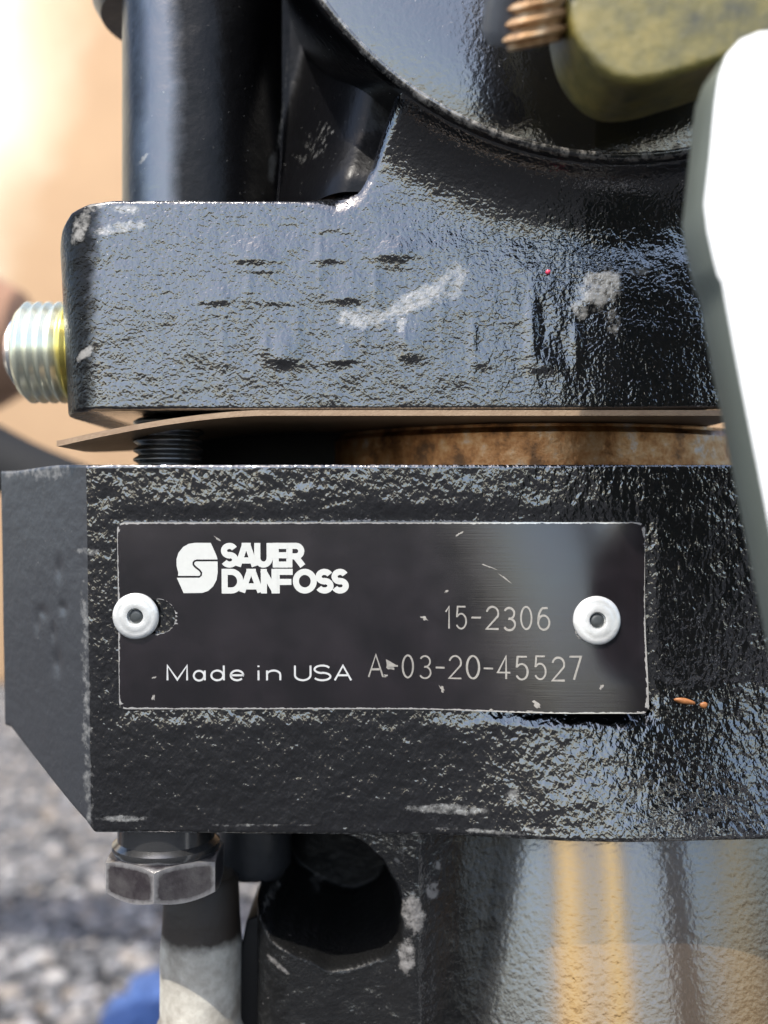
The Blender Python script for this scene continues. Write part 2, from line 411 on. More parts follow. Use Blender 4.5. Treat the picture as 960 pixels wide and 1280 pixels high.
# --- round port boss, projecting towards the camera
o = Vector(((BC[0] - 480) * K, 0, H + (640 - BC[1]) * K)); Rb = BR * K
bm = lathe([(0, -0.0072), (Rb * 0.5, -0.0072), (Rb * 0.8, -0.0072), (Rb - 0.0009, -0.0071), (Rb - 0.0003, -0.0069), (Rb, -0.0063), (Rb + 0.0001, -0.004), (Rb + 0.0001, 0.03), (0, 0.03)], 256, (0, 1, 0), o)
boss = from_bm('port_boss', bm, M['boss'], pump, auto=35)
bm = lathe([(Rb - 0.0009, -0.00705), (Rb - 0.00075, -0.00716), (Rb - 0.00028, -0.00698), (Rb + 0.00003, -0.0065), (Rb - 0.0004, -0.006)], 256, (0, 1, 0), o)
b = NB('worn_enamel_edge'); n = b.noise(800, 5, 0.7)
b.set(Base_Color=b.mix(b.ramp(n, [(0.47, 0), (0.68, 0.9)]), (0.008, 0.008, 0.008), (0.32, 0.30, 0.27)), Roughness=0.2, IOR=2.0, Normal=b.bump(b.noise(1500, 3), 0.05e-3))
from_bm('worn_edge', bm, b.m, boss, smooth=True)

# --- neck and web above the flange
nd = 0.012; s = (D + nd) / D
xs = np.linspace(128, 540, 200); ys = np.linspace(-160, 272, 130)
X, Y = np.meshgrid(xs, ys)
u = np.clip(np.abs(X - 236) / 108, 0, 1)
neck = 0.026 - 0.016 * np.sqrt(1 - u ** 2.6)
web = 0.021 - 0.0175 * sstep(335, 470, X + 0.25 * (Y - 150)) - 0.003 * sstep(190, 262, Y) * sstep(330, 420, X)
k_ = 0.003
hsm = np.clip(0.5 + 0.5 * (web - neck) / k_, 0, 1)
body = np.where(X < 240, neck, web * (1 - hsm) + neck * hsm - k_ * hsm * (1 - hsm))
dd = body + 0.20e-3 * (vnoise(X, Y, 35, 4, 3) - 0.5)
ndull = 1.0 - np.exp(-np.abs((X - 200 - 8 * (vnoise(X, Y, 60, 8, 2) - .5)) / 24) ** 2.2)  # dulled outside one strip, imitating a narrow sky reflection between dark ones
wear = np.zeros_like(X)
add_wear(wear, X, Y, [(334, 190, 5, 30, 6, .75), (343, 130, 3, 50, 6, .65), (350, 60, 2.5, 45, 3, .55), (180, 200, 14, 4, -35, .6), (395, 180, 45, 35, 0, .30)])
P = np.stack([(X - 480) * K * s, dd, H + (640 - Y) * K * s], -1)
solid_grid('neck', P, 0.05, M['smooth_black'], pump, {'wear': wear, 'dull': 0.95 * ndull})
# collar bulge on the neck, left of it above
bm = lathe([(0, 0.0), (0.0134, 0.0), (0.0146, 0.002), (0.0146, 0.02), (0, 0.02)], 64, (0, 0, 1), W(240, 30, 0.028))
from_bm('neck_collar', bm, M['side'], pump, auto=40)

# --- shim plate in the gap, its left end sprung downwards
xs = np.linspace(72, 935, 120)
yb = 513 + 38 * np.clip((330 - xs) / 255, 0, 1) ** 1.6
bm = bmesh.new(); rows = []
for x, y in zip(xs, yb):
    th = 7 * K
    z = H + (640 - y) * K; xx = (x - 480) * K; jit = 0.02e-3 * math.sin(x * 0.05)
    back = 0.034 if x > 200 else 0.034 - 0.022 * ((200 - x) / 128) ** 2
    rows.append([bm.verts.new(p) for p in ((xx, -0.0004 + jit, z), (xx, back, z), (xx, back, z - th), (xx, -0.0004 + jit, z - th))])
for A, B in zip(rows, rows[1:]):
    for i in range(4): bm.faces.new((A[i], A[(i + 1) % 4], B[(i + 1) % 4], B[i]))
bm.faces.new(rows[0]); bm.faces.new(rows[-1][::-1])
from_bm('shim_plate', bm, M['shim'], pump, auto=30)

# --- spigot ring, stud and an added black block that shuts light out of the gap
c = W(665, 560, 0.0425); zt = H + (640 - 522) * K; zb = H + (640 - 600) * K
bm = lathe([(0, zb), (0.0355, zb), (0.0355, zt - 0.0012), (0.0348, zt - 0.0004), (0.0348, zt), (0, zt)], 160, (0, 0, 1), (c.x, c.y, 0))
from_bm('spigot_ring', bm, M['rust_ring'], pump, auto=40)
bm = bmesh.new(); bmesh.ops.create_cube(bm, size=1, matrix=Matrix.Translation((0.006, 0.038, H + 0.0095)) @ Matrix.Diagonal((0.085, 0.022, 0.016, 1)))
from_bm('core', bm, M['deep'], pump)
c = W(211, 560, 0.011); prof = [(0, zb)]; z = zb
while z < zt - 0.0002:
    prof += [(0.00405, z), (0.0047, z + 0.0004), (0.0047, z + 0.0007), (0.00405, z + 0.0011)]; z += 0.00125
prof += [(0, prof[-1][1])]
from_bm('stud', lathe(prof, 64, (0, 0, 1), (c.x, c.y, 0)), M['thread_black'], pump, auto=60)

# --- threaded fitting on the left side
c = W(84, 441, 0.017); rt = 0.0063 * 1.13; prof = []; x = 0.0; prof = [(0, 0.004)]
prof += [(rt * 0.95, 0.004)]
x = -0.003
while x < 0.0045:
    prof += [(rt * 0.93, -x), (rt, -(x + 0.0005)), (rt, -(x + 0.0008)), (rt * 0.93, -(x + 0.0013))]; x += 0.00145
prof += [(rt * 0.86, -(x + 0.0004)), (rt * 0.62, -(x + 0.0006)), (0, -(x + 0.0006))]
fit = from_bm('threaded_fitting', lathe(prof, 96, (1, 0, 0), c), M['zinc'], pump, auto=50)
prof = [(0, -x), (rt * 0.66, -x), (rt * 0.66, -x - 0.0014), (rt * 0.50, -x - 0.0022), (0, -x - 0.0022)]
from_bm('nose', lathe(prof, 64, (1, 0, 0), c), M['chrome'], fit, auto=40)

# --- lower housing: front face, rounded vertical edge and receding left face
nxa, ny = 420, 210
xw = np.concatenate([np.linspace(-0.0530, -0.0385, 60)[:-1], np.linspace(-0.0385, -0.0350, 30)[:-1], np.linspace(-0.0350, 0.0600, 320)])
px = xw / K + 480                                     # pixel on the front plane
un = np.clip((-0.0362 - xw), 0, 1)                    # run beyond the vertical edge
rec = 0.95 * (np.sqrt(un ** 2 + 0.0024 ** 2) - 0.0024) + 0.0  # receding left face, edge rounded
top = H + (640 - 581) * K - 0.0009 * sstep(0.004, 0.016, un) - 0.0001 * 0
bot = H + (640 - np.interp(px, [100, 110, 500, 960, 1100], [1044, 1049, 1052, 1042, 1042])) * K
cut = np.clip((un - 0.0006) / 0.0150, 0, 1)
bot = bot + 0.0098 * cut
tt = np.linspace(0, 1, ny)[:, None]
Z = top[None] + (bot - top)[None] * tt; Xw = np.repeat(xw[None], ny, 0)
X = Xw / K + 480; Y = 640 - (Z - H) / K
d = np.repeat(rec[None], ny, 0)
run = np.clip(Y - 850, 0, None); d = d - 0.27 * K * run ** 2 / (run + 45) * sstep(500, 800, X)      # the casting swells towards its lower right
d = d + edge_round((bot[None] - Z) / -K, 5) + edge_round((top[None] - Z) / K, 2.2)
d = d + 0.20e-3 * (vnoise(X, Y, 22, 11, 3) - 0.5) * np.clip((X - 110) / 20, 0.2, 1) + 0.5e-3 * (vnoise(X, Y, 160, 12, 2) - 0.5)
plate_zone = sstep(125, 150, X) * sstep(828, 803, X) * sstep(628, 656, Y) * sstep(913, 885, Y)
d = d * (1 - plate_zone) + 0.0002 * plate_zone
for (cx, cy, rx, ry, a) in [(72, 715, 6, 14, .4), (78, 765, 7, 8, .4), (66, 838, 8, 16, .5), (40, 775, 9, 8, .3), (60, 800, 4, 12, .3), (30, 790, 5, 12, .3)]:
    d = d + a * 1e-3 * np.exp(-ell(X, Y, cx - 12, cy, rx, ry))
P = np.stack([Xw, d, Z], -1)
wear = np.zeros_like(X)
add_wear(wear, X, Y, [(560, 1016, 62, 9, 0, .60), (645, 998, 14, 14, 0, .50), (670, 1035, 20, 6, 0, .5), (150, 1030, 42, 5, 0, .7), (106, 690, 26, 6, 0, .5), (600, 1041, 90, 3, 0, .55), (880, 1043, 120, 2.5, 0, .6), (330, 1038, 120, 2, 0, .5), (815, 770, 5, 120, 0, .32),
                      ])
wear = np.maximum(wear, 0.50 * np.exp(-((X - 102) / 10) ** 2) * sstep(660, 780, Y))
wear = np.maximum(wear, 0.50 * np.exp(-((Y - 590) / 14) ** 2) * sstep(115, 60, X))
wear = np.maximum(wear, 0.58 * np.exp(-((bot[None] - Z) / (5 * K)) ** 2))
low = solid_grid('lower_housing', P, 0.062, M['lower'], pump, {'wear': wear})
low.data.materials.append(M['side'])
nq = (ny - 1) * (len(xw) - 1)
mi = np.zeros(len(low.data.polygons), dtype=np.int32)
colidx = np.arange(nq) % (len(xw) - 1)
mi[:nq] = (xw[colidx] < -0.0374).astype(np.int32)
low.data.polygons.foreach_set('material_index', mi)

# small chips of rust and a red speck stuck on the enamel
def chip(name, x, y, dd, rx, ry, rot, mat, parent):
    bm = bmesh.new(); bmesh.ops.create_icosphere(bm, subdivisions=2, radius=1)
    for v in bm.verts: v.co *= 1 + 0.35 * (mnoise.noise(v.co * 1.7 + Vector((x, y, 0))))
    p = W(x, y, dd)
    bmesh.ops.transform(bm, verts=bm.verts, matrix=Matrix.Translation(p) @ Matrix.Rotation(R(rot), 4, 'Y') @ Matrix.Diagonal((rx * K, 2.5 * K, ry * K, 1)))
    return from_bm(name, bm, mat, parent, smooth=True)
chip('rust_fleck', 860, 879, -0.0006, 14, 4, 12, M['fleck'], low)
chip('rust_fleck', 884, 884, -0.0006, 5, 4, 0, M['fleck'], low)
chip('red_speck', 685, 340, -0.0002, 3.2, 3.2, 0, M['fleck_red'], flange)

# --- nameplate
PT = 0.0006                                   # its front stands this far proud of the casting
def plate_d(x, y):
    warp = -0.00030 * math.exp(-((x - 690) / 90) ** 2 * 1.0) * 0.0
    tilt = 0.0022 * max(0, min(1, (x - 520) / 200)) ** 2 * 0
    return -PT + warp + tilt
def rounded_rect(x0, y0, x1, y1, r, n=6):
    out = []
    for (cx, cy, a0) in ((x1 - r, y0 + r, -90), (x1 - r, y1 - r, 0), (x0 + r, y1 - r, 90), (x0 + r, y0 + r, 180)):
        for i in range(n + 1):
            a = R(a0 + 90 * i / n); out.append((cx + r * math.cos(a), cy + r * math.sin(a)))
    return out
bm = bmesh.new()
def loop_edges(pts):
    vs = [bm.verts.new(((x - 480) * K, 0, H + (640 - y) * K)) for x, y in pts]
    return [bm.edges.new((vs[i], vs[(i + 1) % len(vs)])) for i in range(len(vs))]
E = loop_edges(rounded_rect(147, 653, 806, 888, 9))
hole = [(197 + 22 * math.cos(R(a)), 771 + 22 * math.sin(R(a))) for a in range(-90, 91, 10)] + [(170, 793), (158, 785), (155, 771), (158, 757), (170, 749)]
E += loop_edges(hole)
bmesh.ops.triangle_fill(bm, edges=E, use_beauty=True)
for f in [f for f in bm.faces if ell(*(lambda c: (c.x / K + 480, 640 - (c.z - H) / K))(f.calc_center_median()), 185, 771, 26, 18) < 1]: pass
for i in range(1, 66):
    bmesh.ops.bisect_plane(bm, geom=bm.verts[:] + bm.edges[:] + bm.faces[:], plane_co=((147 + i * 10 - 480) * K, 0, 0), plane_no=(1, 0, 0))
for j in range(1, 47):
    bmesh.ops.bisect_plane(bm, geom=bm.verts[:] + bm.edges[:] + bm.faces[:], plane_co=(0, 0, H + (640 - 653 - j * 5) * K), plane_no=(0, 0, 1))
ret = bmesh.ops.extrude_face_region(bm, geom=bm.faces[:])
for v in [g for g in ret['geom'] if isinstance(g, bmesh.types.BMVert)]: v.co.y = 0.0001
for v in bm.verts:
    if v.co.y < 0.00005: v.co.y = plate_d(v.co.x / K + 480, 640 - (v.co.z - H) / K)
bmesh.ops.recalc_face_normals(bm, faces=bm.faces)
lay = bm.verts.layers.float.new('edge')
for v in bm.verts:
    x = v.co.x / K + 480; y = 640 - (v.co.z - H) / K
    m = min(x - 147, 806 - x, y - 653, 888 - y)
    corner = min(math.hypot(x - a, y - c_) for a in (147, 806) for c_ in (653, 888))
    hd = min(math.hypot(x - hx_, y - hy_) for hx_, hy_ in hole)
    v[lay] = 0.95 * math.exp(-hd / 1.0) + 0.95 * math.exp(-max(0, m) / 1.2) + 0.45 * math.exp(-corner / 12)
plate = from_bm('nameplate', bm, M['plate'], pump, auto=40)

# lettering: centre-line strokes made into thin raised ribbons
def arc(cx, cy, rx, ry, a0, a1, n=14):
    return [(cx + rx * math.cos(R(a0 + (a1 - a0) * i / n)), cy + ry * math.sin(R(a0 + (a1 - a0) * i / n))) for i in range(n + 1)]
G = {
    'M': [[(0, 0), (0, 1), (.5, .04), (1, 1), (1, 0)]],
    'a': [arc(.45, .31, .45, .33, 0, 360, 24), [(.95, .66), (.95, .0)]],
    'd': [arc(.45, .33, .45, .33, 0, 360, 24), [(.95, 1), (.95, 0)]],
    'e': [[(.02, .34), (.98, .34)] + arc(.5, .33, .48, .33, 0, 320, 24)],
    'i': [[(.5, 0), (.5, .66)], [(.5, .9), (.5, 1.0)]],
    'n': [[(0, 0), (0, .66)], [(0, .38)] + arc(.5, .38, .5, .28, 180, 0, 12) + [(1, 0)]],
    'U': [[(0, 1), (0, .36)] + arc(.5, .36, .5, .36, 180, 360, 14) + [(1, 1)]],
    'S': [arc(.5, .745, .47, .255, 25, 265, 16) + arc(.5, .255, .5, .255, 90, -155, 16)],
    'A': [[(0, 0), (.5, 1), (1, 0)], [(.2, .34), (.8, .34)]],
    '1': [[(.0, .76), (.6, 1), (.6, 0)]],
    '5': [[(.9, 1), (.15, 1), (.08, .56)] + arc(.48, .34, .48, .34, 140, -150, 18)],
    '-': [[(0, .48), (1, .48)]],
    '2': [arc(.5, .70, .48, .30, 165, -25, 14) + [(0, 0), (1, 0)]],
    '3': [arc(.47, .755, .45, .245, 150, -90, 14) + arc(.48, .26, .50, .26, 90, -150, 14)],
    '0': [arc(.5, .5, .5, .5, 0, 360, 28)],
    '6': [[(.85, .97)] + arc(.62, .40, .60, .60, 110, 180, 8) + arc(.5, .32, .49, .32, 180, 535, 22)],
    '4': [[(1, .28), (0, .28), (.68, 1), (.68, 0)]],
    '7': [[(0, 1), (1, 1), (.35, 0)]],
    'E': [[(1, 1), (0, 1), (0, 0), (1, 0)], [(0, .5), (.95, .5)]],
    'R': [[(0, 0), (0, 1), (.55, 1)] + arc(.55, .72, .42, .28, 90, -90, 10) + [(0, .44)], [(.5, .44), (1, 0)]],
    'D': [[(0, 0), (0, 1), (.4, 1)] + arc(.42, .5, .58, .5, 90, -90, 14) + [(0, 0)]],
    'N': [[(0, 0), (0, 1), (1, 0), (1, 1)]],
    'F': [[(0, 0), (0, 1), (1, 1)], [(0, .5), (.9, .5)]],
    'O': [arc(.5, .5, .5, .5, 0, 360, 30)],
}
BOLD = dict(G)
BOLD.update({
    'A': [[(0.02, 0), (.40, 1)], [(.60, 1), (.98, 0)], [(.25, .22), (.75, .22)], [(.4, 1), (.6, 1)]],
    'N': [[(0, 0), (0, 1)], [(1, 0), (1, 1)], [(0, 1), (1, 0)]],
    'E': [[(0, 0), (0, 1)], [(0, 1), (1, 1)], [(0, .5), (.95, .5)], [(0, 0), (1, 0)]],
    'F': [[(0, 0), (0, 1)], [(0, 1), (1, 1)], [(0, .46), (.9, .46)]],
    'R': [[(0, 0), (0, 1)], [(0, 1), (.55, 1)] + arc(.55, .72, .42, .28, 90, -90, 10) + [(0, .44)], [(.5, .44), (1, 0)]],
    'D': [[(0, 0), (0, 1)], [(0, 1), (.4, 1)] + arc(.42, .5, .58, .5, 90, -90, 14) + [(0, 0)]],
})
def ribbon(bm, pts, wd, yf, yb):
    """polyline in photograph pixels -> mitred ribbon of width wd pixels with thickness"""
    p = [Vector(q) for q in pts]
    q = [p[0]]
    for t in p[1:]:
        if (t - q[-1]).length > 0.05: q.append(t)
    p = q; closed = (p[0] - p[-1]).length < 0.3
    if closed: p = p[:-1]
    n = len(p); L = []; Rr = []
    for i in range(n):
        a = p[i - 1] if (i > 0 or closed) else None
        c = p[(i + 1) % n] if (i < n - 1 or closed) else None
        d1 = (p[i] - a).normalized() if a is not None else None
        d2 = (c - p[i]).normalized() if c is not None else None
        if d1 is None: d1 = d2
        if d2 is None: d2 = d1
        n1 = Vector((-d1.y, d1.x)); n2 = Vector((-d2.y, d2.x)); m = n1 + n2
        m = n1 if m.length < 1e-3 else m.normalized()
        k = 1 / max(0.80 if wd > 5 else 0.6, m.dot(n1))
        L.append(p[i] + m * (wd / 2 * k)); Rr.append(p[i] - m * (wd / 2 * k))
    def V(t, y): return bm.verts.new(((t.x - 480) * K, y, H + (640 - t.y) * K))
    fl = [V(t, yf) for t in L]; fr = [V(t, yf) for t in Rr]; bl = [V(t, yb) for t in L]; br = [V(t, yb) for t in Rr]
    rng = range(n if closed else n - 1)
    for i in rng:
        k = (i + 1) % n
        bm.faces.new((fl[i], fl[k], fr[k], fr[i])); bm.faces.new((fl[i], bl[i], bl[k], fl[k])); bm.faces.new((fr[i], fr[k], br[k], br[i]))
    if not closed:
        for i in (0, n - 1): bm.faces.new((fl[i], fr[i], br[i], bl[i]))

def write(name, items, ybase, ytop, wd, mat, round_ends=True, inset=True, jitter=0.0, passes=1, bold=False):
    bm = bmesh.new(); k = 0
    rs = random.Random(len(items))
    ins = wd / 2 if inset else 0
    for (ch, x0, x1) in items:
        gy = rs.uniform(-1.0, 1.0) * (1 if jitter else 0)
        for st in (BOLD if bold else G)[ch]:
            for p_ in range(passes):
                ox = rs.uniform(-jitter, jitter); oy = rs.uniform(-jitter, jitter)
                pts = [(x0 + ins + q[0] * (x1 - x0 - 2 * ins) + ox, ybase - ins - q[1] * (ybase - ytop - 2 * ins) + oy + gy) for q in st]
                if bold and math.dist(pts[0], pts[-1]) > 1 and ch != 'S':
                    for e0, e1 in ((0, 1), (-1, -2)):
                        L_ = math.dist(pts[e0], pts[e1]); kx = wd * 0.48 / L_ if abs(pts[e0][0] - pts[e1][0]) < 0.5 or abs(pts[e0][1] - pts[e1][1]) < 0.5 else wd * 0.30 / L_
                        pts[e0] = (pts[e0][0] + (pts[e0][0] - pts[e1][0]) * kx, pts[e0][1] + (pts[e0][1] - pts[e1][1]) * kx)
                yf = -PT - 0.00004 - 0.000004 * (k % 9); k += 1
                ribbon(bm, pts, wd / (1 if passes == 1 else 1.5), yf, -PT + 0.00003)
    return from_bm(name, bm, mat, plate)

write('brand_lettering', [('S', 276, 298), ('A', 294, 322), ('U', 318, 341), ('E', 341, 360), ('R', 358, 381)], 709.5, 678.5, 7.6, M['letter'], bold=True)
write('brand_lettering', [('D', 277, 304), ('A', 299, 329), ('N', 326, 347), ('F', 342, 366), ('O', 366, 396), ('S', 394, 417), ('S', 414, 436)], 742, 711, 7.6, M['letter'], bold=True)
write('origin_lettering', [('M', 207, 234), ('a', 240, 257), ('d', 262, 281), ('e', 286, 305), ('i', 320, 325), ('n', 332, 351), ('U', 367, 389), ('S', 391, 414), ('A', 417, 440)], 852.5, 831.5, 2.4, M['letter_thin'], inset=True)
write('model_number', [('1', 556, 566), ('5', 569, 585), ('-', 588, 602), ('2', 606, 624), ('3', 628, 645), ('0', 649, 665), ('6', 670, 687)], 787.5, 757, 3.0, M['stamp'], jitter=0.5, passes=2)
write('serial_number', [('A', 459, 480), ('-', 483, 499), ('0', 502, 518), ('3', 523, 540), ('-', 543, 557), ('2', 560, 578), ('0', 582, 600), ('-', 603, 617), ('4', 620, 638), ('5', 642, 660), ('5', 665, 682), ('2', 686, 704), ('7', 708, 725)], 849, 818, 3.0, M['stamp'], jitter=0.5, passes=2)

def emblem(pts):
    p = [(210 + x / 8, 665 + y / 8) for x, y in pts]
    bm = bmesh.new()
    A = [bm.verts.new(((x - 480) * K, -PT - 0.00005, H + (640 - y) * K)) for x, y in p]
    B = [bm.verts.new((v.co.x, -PT + 0.00003, v.co.z)) for v in A]
    eds = [bm.edges.new((A[i], A[(i + 1) % len(A)])) for i in range(len(A))]
    bmesh.ops.triangle_fill(bm, edges=eds, use_beauty=True)
    for i in range(len(A)):
        k = (i + 1) % len(A); bm.faces.new((A[i], B[i], B[k], A[k]))
    return from_bm('brand_emblem', bm, M['letter'], plate)
S_CURVE = [(497, 284), (288, 284), (266, 291), (255, 308), (256, 327), (270, 346), (318, 384), (334, 408), (331, 432), (314, 448), (100, 448)]
def shift(pts, d):
    out = []
    for i, p_ in enumerate(pts):
        a = Vector(pts[max(0, i - 1)]); c2 = Vector(pts[min(len(pts) - 1, i + 1)]); t_ = (c2 - a).normalized()
        out.append((p_[0] - t_.y * d, p_[1] + t_.x * d))
    return out
up = shift(S_CURVE, 10); lo = shift(S_CURVE, -10)
emblem([(430, 108), (462, 180), (488, 240)] + up + [(104, 410), (87, 340), (87, 270), (108, 205), (155, 148), (210, 118), (270, 108)])
emblem([(88, 458)] + lo[::-1][1:] + [(498, 400), (485, 480), (450, 545), (400, 590), (340, 610), (155, 612)])

# scars on the plate where the anodising is chipped
def scar(x, y, rx, ry, rot):
    bm = bmesh.new(); n = 14; rs = random.Random(int(x * 7 + y))
    c, s_ = math.cos(R(rot)), math.sin(R(rot)); ring = []; rx *= 0.8; ry *= 0.75
    for i in range(n):
        a = 6.2832 * i / n; k = rs.uniform(0.25, 1.2); u, v = rx * k * math.cos(a), ry * k * math.sin(a)
        ring.append(bm.verts.new(((x + u * c - v * s_ - 480) * K, -PT - 0.000006, H + (640 - (y + u * s_ + v * c)) * K)))
    ctr = bm.verts.new(((x - 480) * K, -PT - 0.00003, H + (640 - y) * K))
    for i in range(n): bm.faces.new((ctr, ring[i], ring[(i + 1) % n]))
    return from_bm('scratch', bm, M['stamp'], plate)
for q in [(531, 773, 7, 4, 20), (488, 832, 12, 9, 10), (482, 846, 4, 3, 0), (553, 862, 9, 4, 50), (668, 877, 8, 5, 45), (748, 856, 3, 8, 20), (191, 848, 4, 2, -20), (190, 873, 3, 6, 0), (573, 668, 9, 2.5, -35), (558, 739, 4, 2, -30),
          (272, 673, 7, 2, 30), (610, 708, 14, 1.6, 20), (630, 722, 14, 1.6, 35), (719, 787, 4, 7, -30), (722, 795, 5, 3, 30), (613, 886, 5, 2, 0), (660, 886, 7, 2, 0)]: scar(*q)

# rivets
def rivet(x, y, r_):
    c = W(x, y, -PT); k = r_ * K
    prof = [(0, -0.00002), (k * 0.32, -0.00002), (k * 0.355, -0.00052), (k * 0.42, -0.00058), (k * 0.64, -0.00056), (k * 0.69, -0.00050), (k * 0.78, -0.00052), (k * 0.94, -0.00045), (k, -0.00022), (k, 0.0), (0, 0.0)]
    bm = lathe(prof, 72, (0, 1, 0), c)
    for v in bm.verts: v.co += Vector((mnoise.noise(v.co * 900), mnoise.noise(v.co * 900 + Vector((5, 0, 0))), mnoise.noise(v.co * 900 + Vector((0, 9, 0))))) * 0.00002
    o_ = from_bm('rivet', bm, M['rivet'], plate, auto=50)
    bm = lathe([(k * 0.30, 0), (k * 0.28, -0.00022), (k * 0.12, -0.0003), (0, -0.0003)], 32, (0, 1, 0), c)
    from_bm('rivet_pin', bm, M['rivet_core'], plate, smooth=True)
rivet(168, 771, 29); rivet(745.5, 775, 30)

# the lower housing's face leans in slightly towards its foot
TILT = Matrix.Translation((0, 0, H + 0.0059)) @ Matrix.Rotation(R(2.6), 4, 'X') @ Matrix.Translation((0, 0, -H - 0.0059))
for o_ in [low] + list(low.children): o_.data.transform(TILT)
# the plate follows it on the left and is bent outwards a little on the right
for o_ in [plate] + list(plate.children):
    me = o_.data; co = np.empty(len(me.vertices) * 3); me.vertices.foreach_get('co', co); co = co.reshape(-1, 3)
    x = co[:, 0] / K + 480; z = co[:, 2]
    ztop = H + 0.0059; zmid = H + (640 - 700) * K
    left = np.tan(R(2.6)) * (ztop - z)
    right = np.tan(R(-5.6)) * (zmid - z) + np.tan(R(2.6)) * (ztop - zmid) - 0.0002
    wgt = sstep(500, 710, x) * (1 - 0.75 * sstep(735, 800, x) * sstep(H - 0.022, H - 0.010, z))
    co[:, 1] += left * (1 - wgt) + right * wgt
    me.vertices.foreach_set('co', co.reshape(-1)); me.update()

# --- hex bolt under the lower housing
c = W(208, 1095, 0.0095); ph = 1
Rc = 0.0082; rin = Rc * math.cos(R(30)); z1 = H + (640 - 1070) * K * 1.05; z0 = z1 - 0.0050
n = 72; V = []; F = []; ED = []
rows_ = [0.0, 0.10, 0.22, 0.78, 0.90, 1.0]; re_ = [1, 0.75, 0.0, 0.0, 0.75, 1]
def hexr(a):
    return rin / math.cos(R(((a - ph) % 60) - 30))
for k_, t_ in enumerate(rows_):
    for i in range(n):
        a = 360 * i / n + ph; r_ = hexr(a); cut_ = (r_ - rin)
        lo_, hi_ = z0 + cut_ * 0.62, z1 - cut_ * 0.45
        V.append((c.x + r_ * math.sin(R(a)), c.y - r_ * math.cos(R(a)), lo_ + (hi_ - lo_) * t_))
        ED.append(max(re_[k_], 1.0 if i % 12 == 0 else (0.45 if i % 12 in (1, 11) else 0)))
m_ = len(V)
for zz, sg in ((z0, 0), (z1, 5)):
    for i in range(n):
        a = 360 * i / n + ph; V.append((c.x + rin * 0.93 * math.sin(R(a)), c.y - rin * 0.93 * math.cos(R(a)), zz)); ED.append(0.3)
for k_ in range(5):
    for i in range(n): F.append((k_ * n + i, k_ * n + (i + 1) % n, (k_ + 1) * n + (i + 1) % n, (k_ + 1) * n + i))
for i in range(n):
    k_ = (i + 1) % n
    F.append((m_ + i, m_ + k_, k_, i)); F.append((5 * n + i, 5 * n + k_, m_ + n + k_, m_ + n + i))
F.append(tuple(m_ + n - 1 - i for i in range(n))); F.append(tuple(m_ + n + i for i in range(n)))
bolt = from_py('hex_bolt', V, F, M['bolt'], pump, False, {'edge': ED})
bolt.data.polygons.foreach_set('use_smooth', [False] * len(bolt.data.polygons))
zl = H + (640 - 1040) * K
bm = lathe([(0, z1 - 0.0005), (0.0066, z1 - 0.0005), (0.0071, z1 + 0.0003), (0.0071, z1 + 0.0010), (0.0064, z1 + 0.0016), (0.0064, zl + 0.003), (0, zl + 0.003)], 64, (0, 0, 1), (c.x, c.y, 0))
from_bm('washer', bm, M['thread_black'], bolt, auto=40)

# --- motor body under the lower housing: tapered barrel with a rib, a ledge and a pale port
cx = (815 - 480) * K * 1.13; n = 220; zt = H + (640 - 1036) * K; nz = 40
V = []; F = []; REFL = []; WE = []
zbot = 0.0
for j in range(nz + 1):
    z = zt + (zbot - zt) * j / nz
    rad = 0.0285 + min(1.0, (zt - z) / 0.045) * math.tan(R(15)) * 0.045
    for i in range(n):
        a = 2 * math.pi * i / n
        x = cx + rad * math.sin(a); y = 0.0405 - rad * math.cos(a)
        V.append((x, y, z))
        dgr = (math.degrees(a) + 180) % 360 - 180
        wob = 1.2 * math.sin(z * 900) + 0.8 * math.sin(z * 2300)
        g = lambda m, s_: math.exp(-((dgr + wob * 0.4 - m) / s_) ** 2)
        xp = 480 + x / K / 1.10; gx = lambda m, s_: math.exp(-((xp + wob * 0.8 - m) / s_) ** 2)
        REFL.append(0.0 if y > 0.0405 else min(1, 0.75 * gx(706, 19) + 0.30 * gx(735, 26) + 0.72 * gx(761, 15) + 0.45 * gx(915, 34) + (0.12 if xp > 690 else 0)))  # painted bands of warm reflection running down the barrel
        WE.append(0.0)
for j in range(nz):
    for i in range(n):
        k = (i + 1) % n; F.append((j * n + i, (j + 1) * n + i, (j + 1) * n + k, j * n + k))
F.append(tuple(range(n))); F.append(tuple(range(nz * n + n - 1, nz * n - 1, -1)))
from_py('barrel', V, F, M['body'], pump, True, {'stain': REFL, 'wear': WE})

# cast body beside the barrel, with a deep oval recess
M['ledge'] = cast_black('rough_black_cast', lam=0.9, amp=0.15, rough=0.16, ior=1.9, base=(0.006, 0.006, 0.006), wear_col=(0.17, 0.16, 0.15))
rd = 0.010; s = (D + rd) / D
xs = np.linspace(316, 690, 160); tt = np.linspace(0, 1, 170)[:, None]
ytop = np.interp(xs, [316, 326, 338, 352, 690], [1132, 1090, 1052, 1030, 1030]); ybot = 2110.0
yy = ytop[None] + (1400 - ytop[None]) * tt
X = np.repeat(xs[None], 170, 0); Y = yy
d = rd + edge_round(X - 316, 58) * 0.9
d = d - 0.0022 * np.exp(-((X - 517) / 26) ** 2)                        # scuffed ridge
d = d + 0.011 * sstep(540, 670, X)                                     # falls away behind the barrel
rec = ell(X, Y, 408, 1122, 92, 76, 32) + 0.55 * (vnoise(X, Y, 42, 31, 3) - 0.5)
hole_ = sstep(1.25, 0.72, rec)
d = d + 0.026 * hole_
d = d + 0.35e-3 * (vnoise(X, Y, 26, 21, 3) - 0.5) + 0.0016 * sstep(1040, 1300, Y) * 0
wear = np.zeros_like(X)
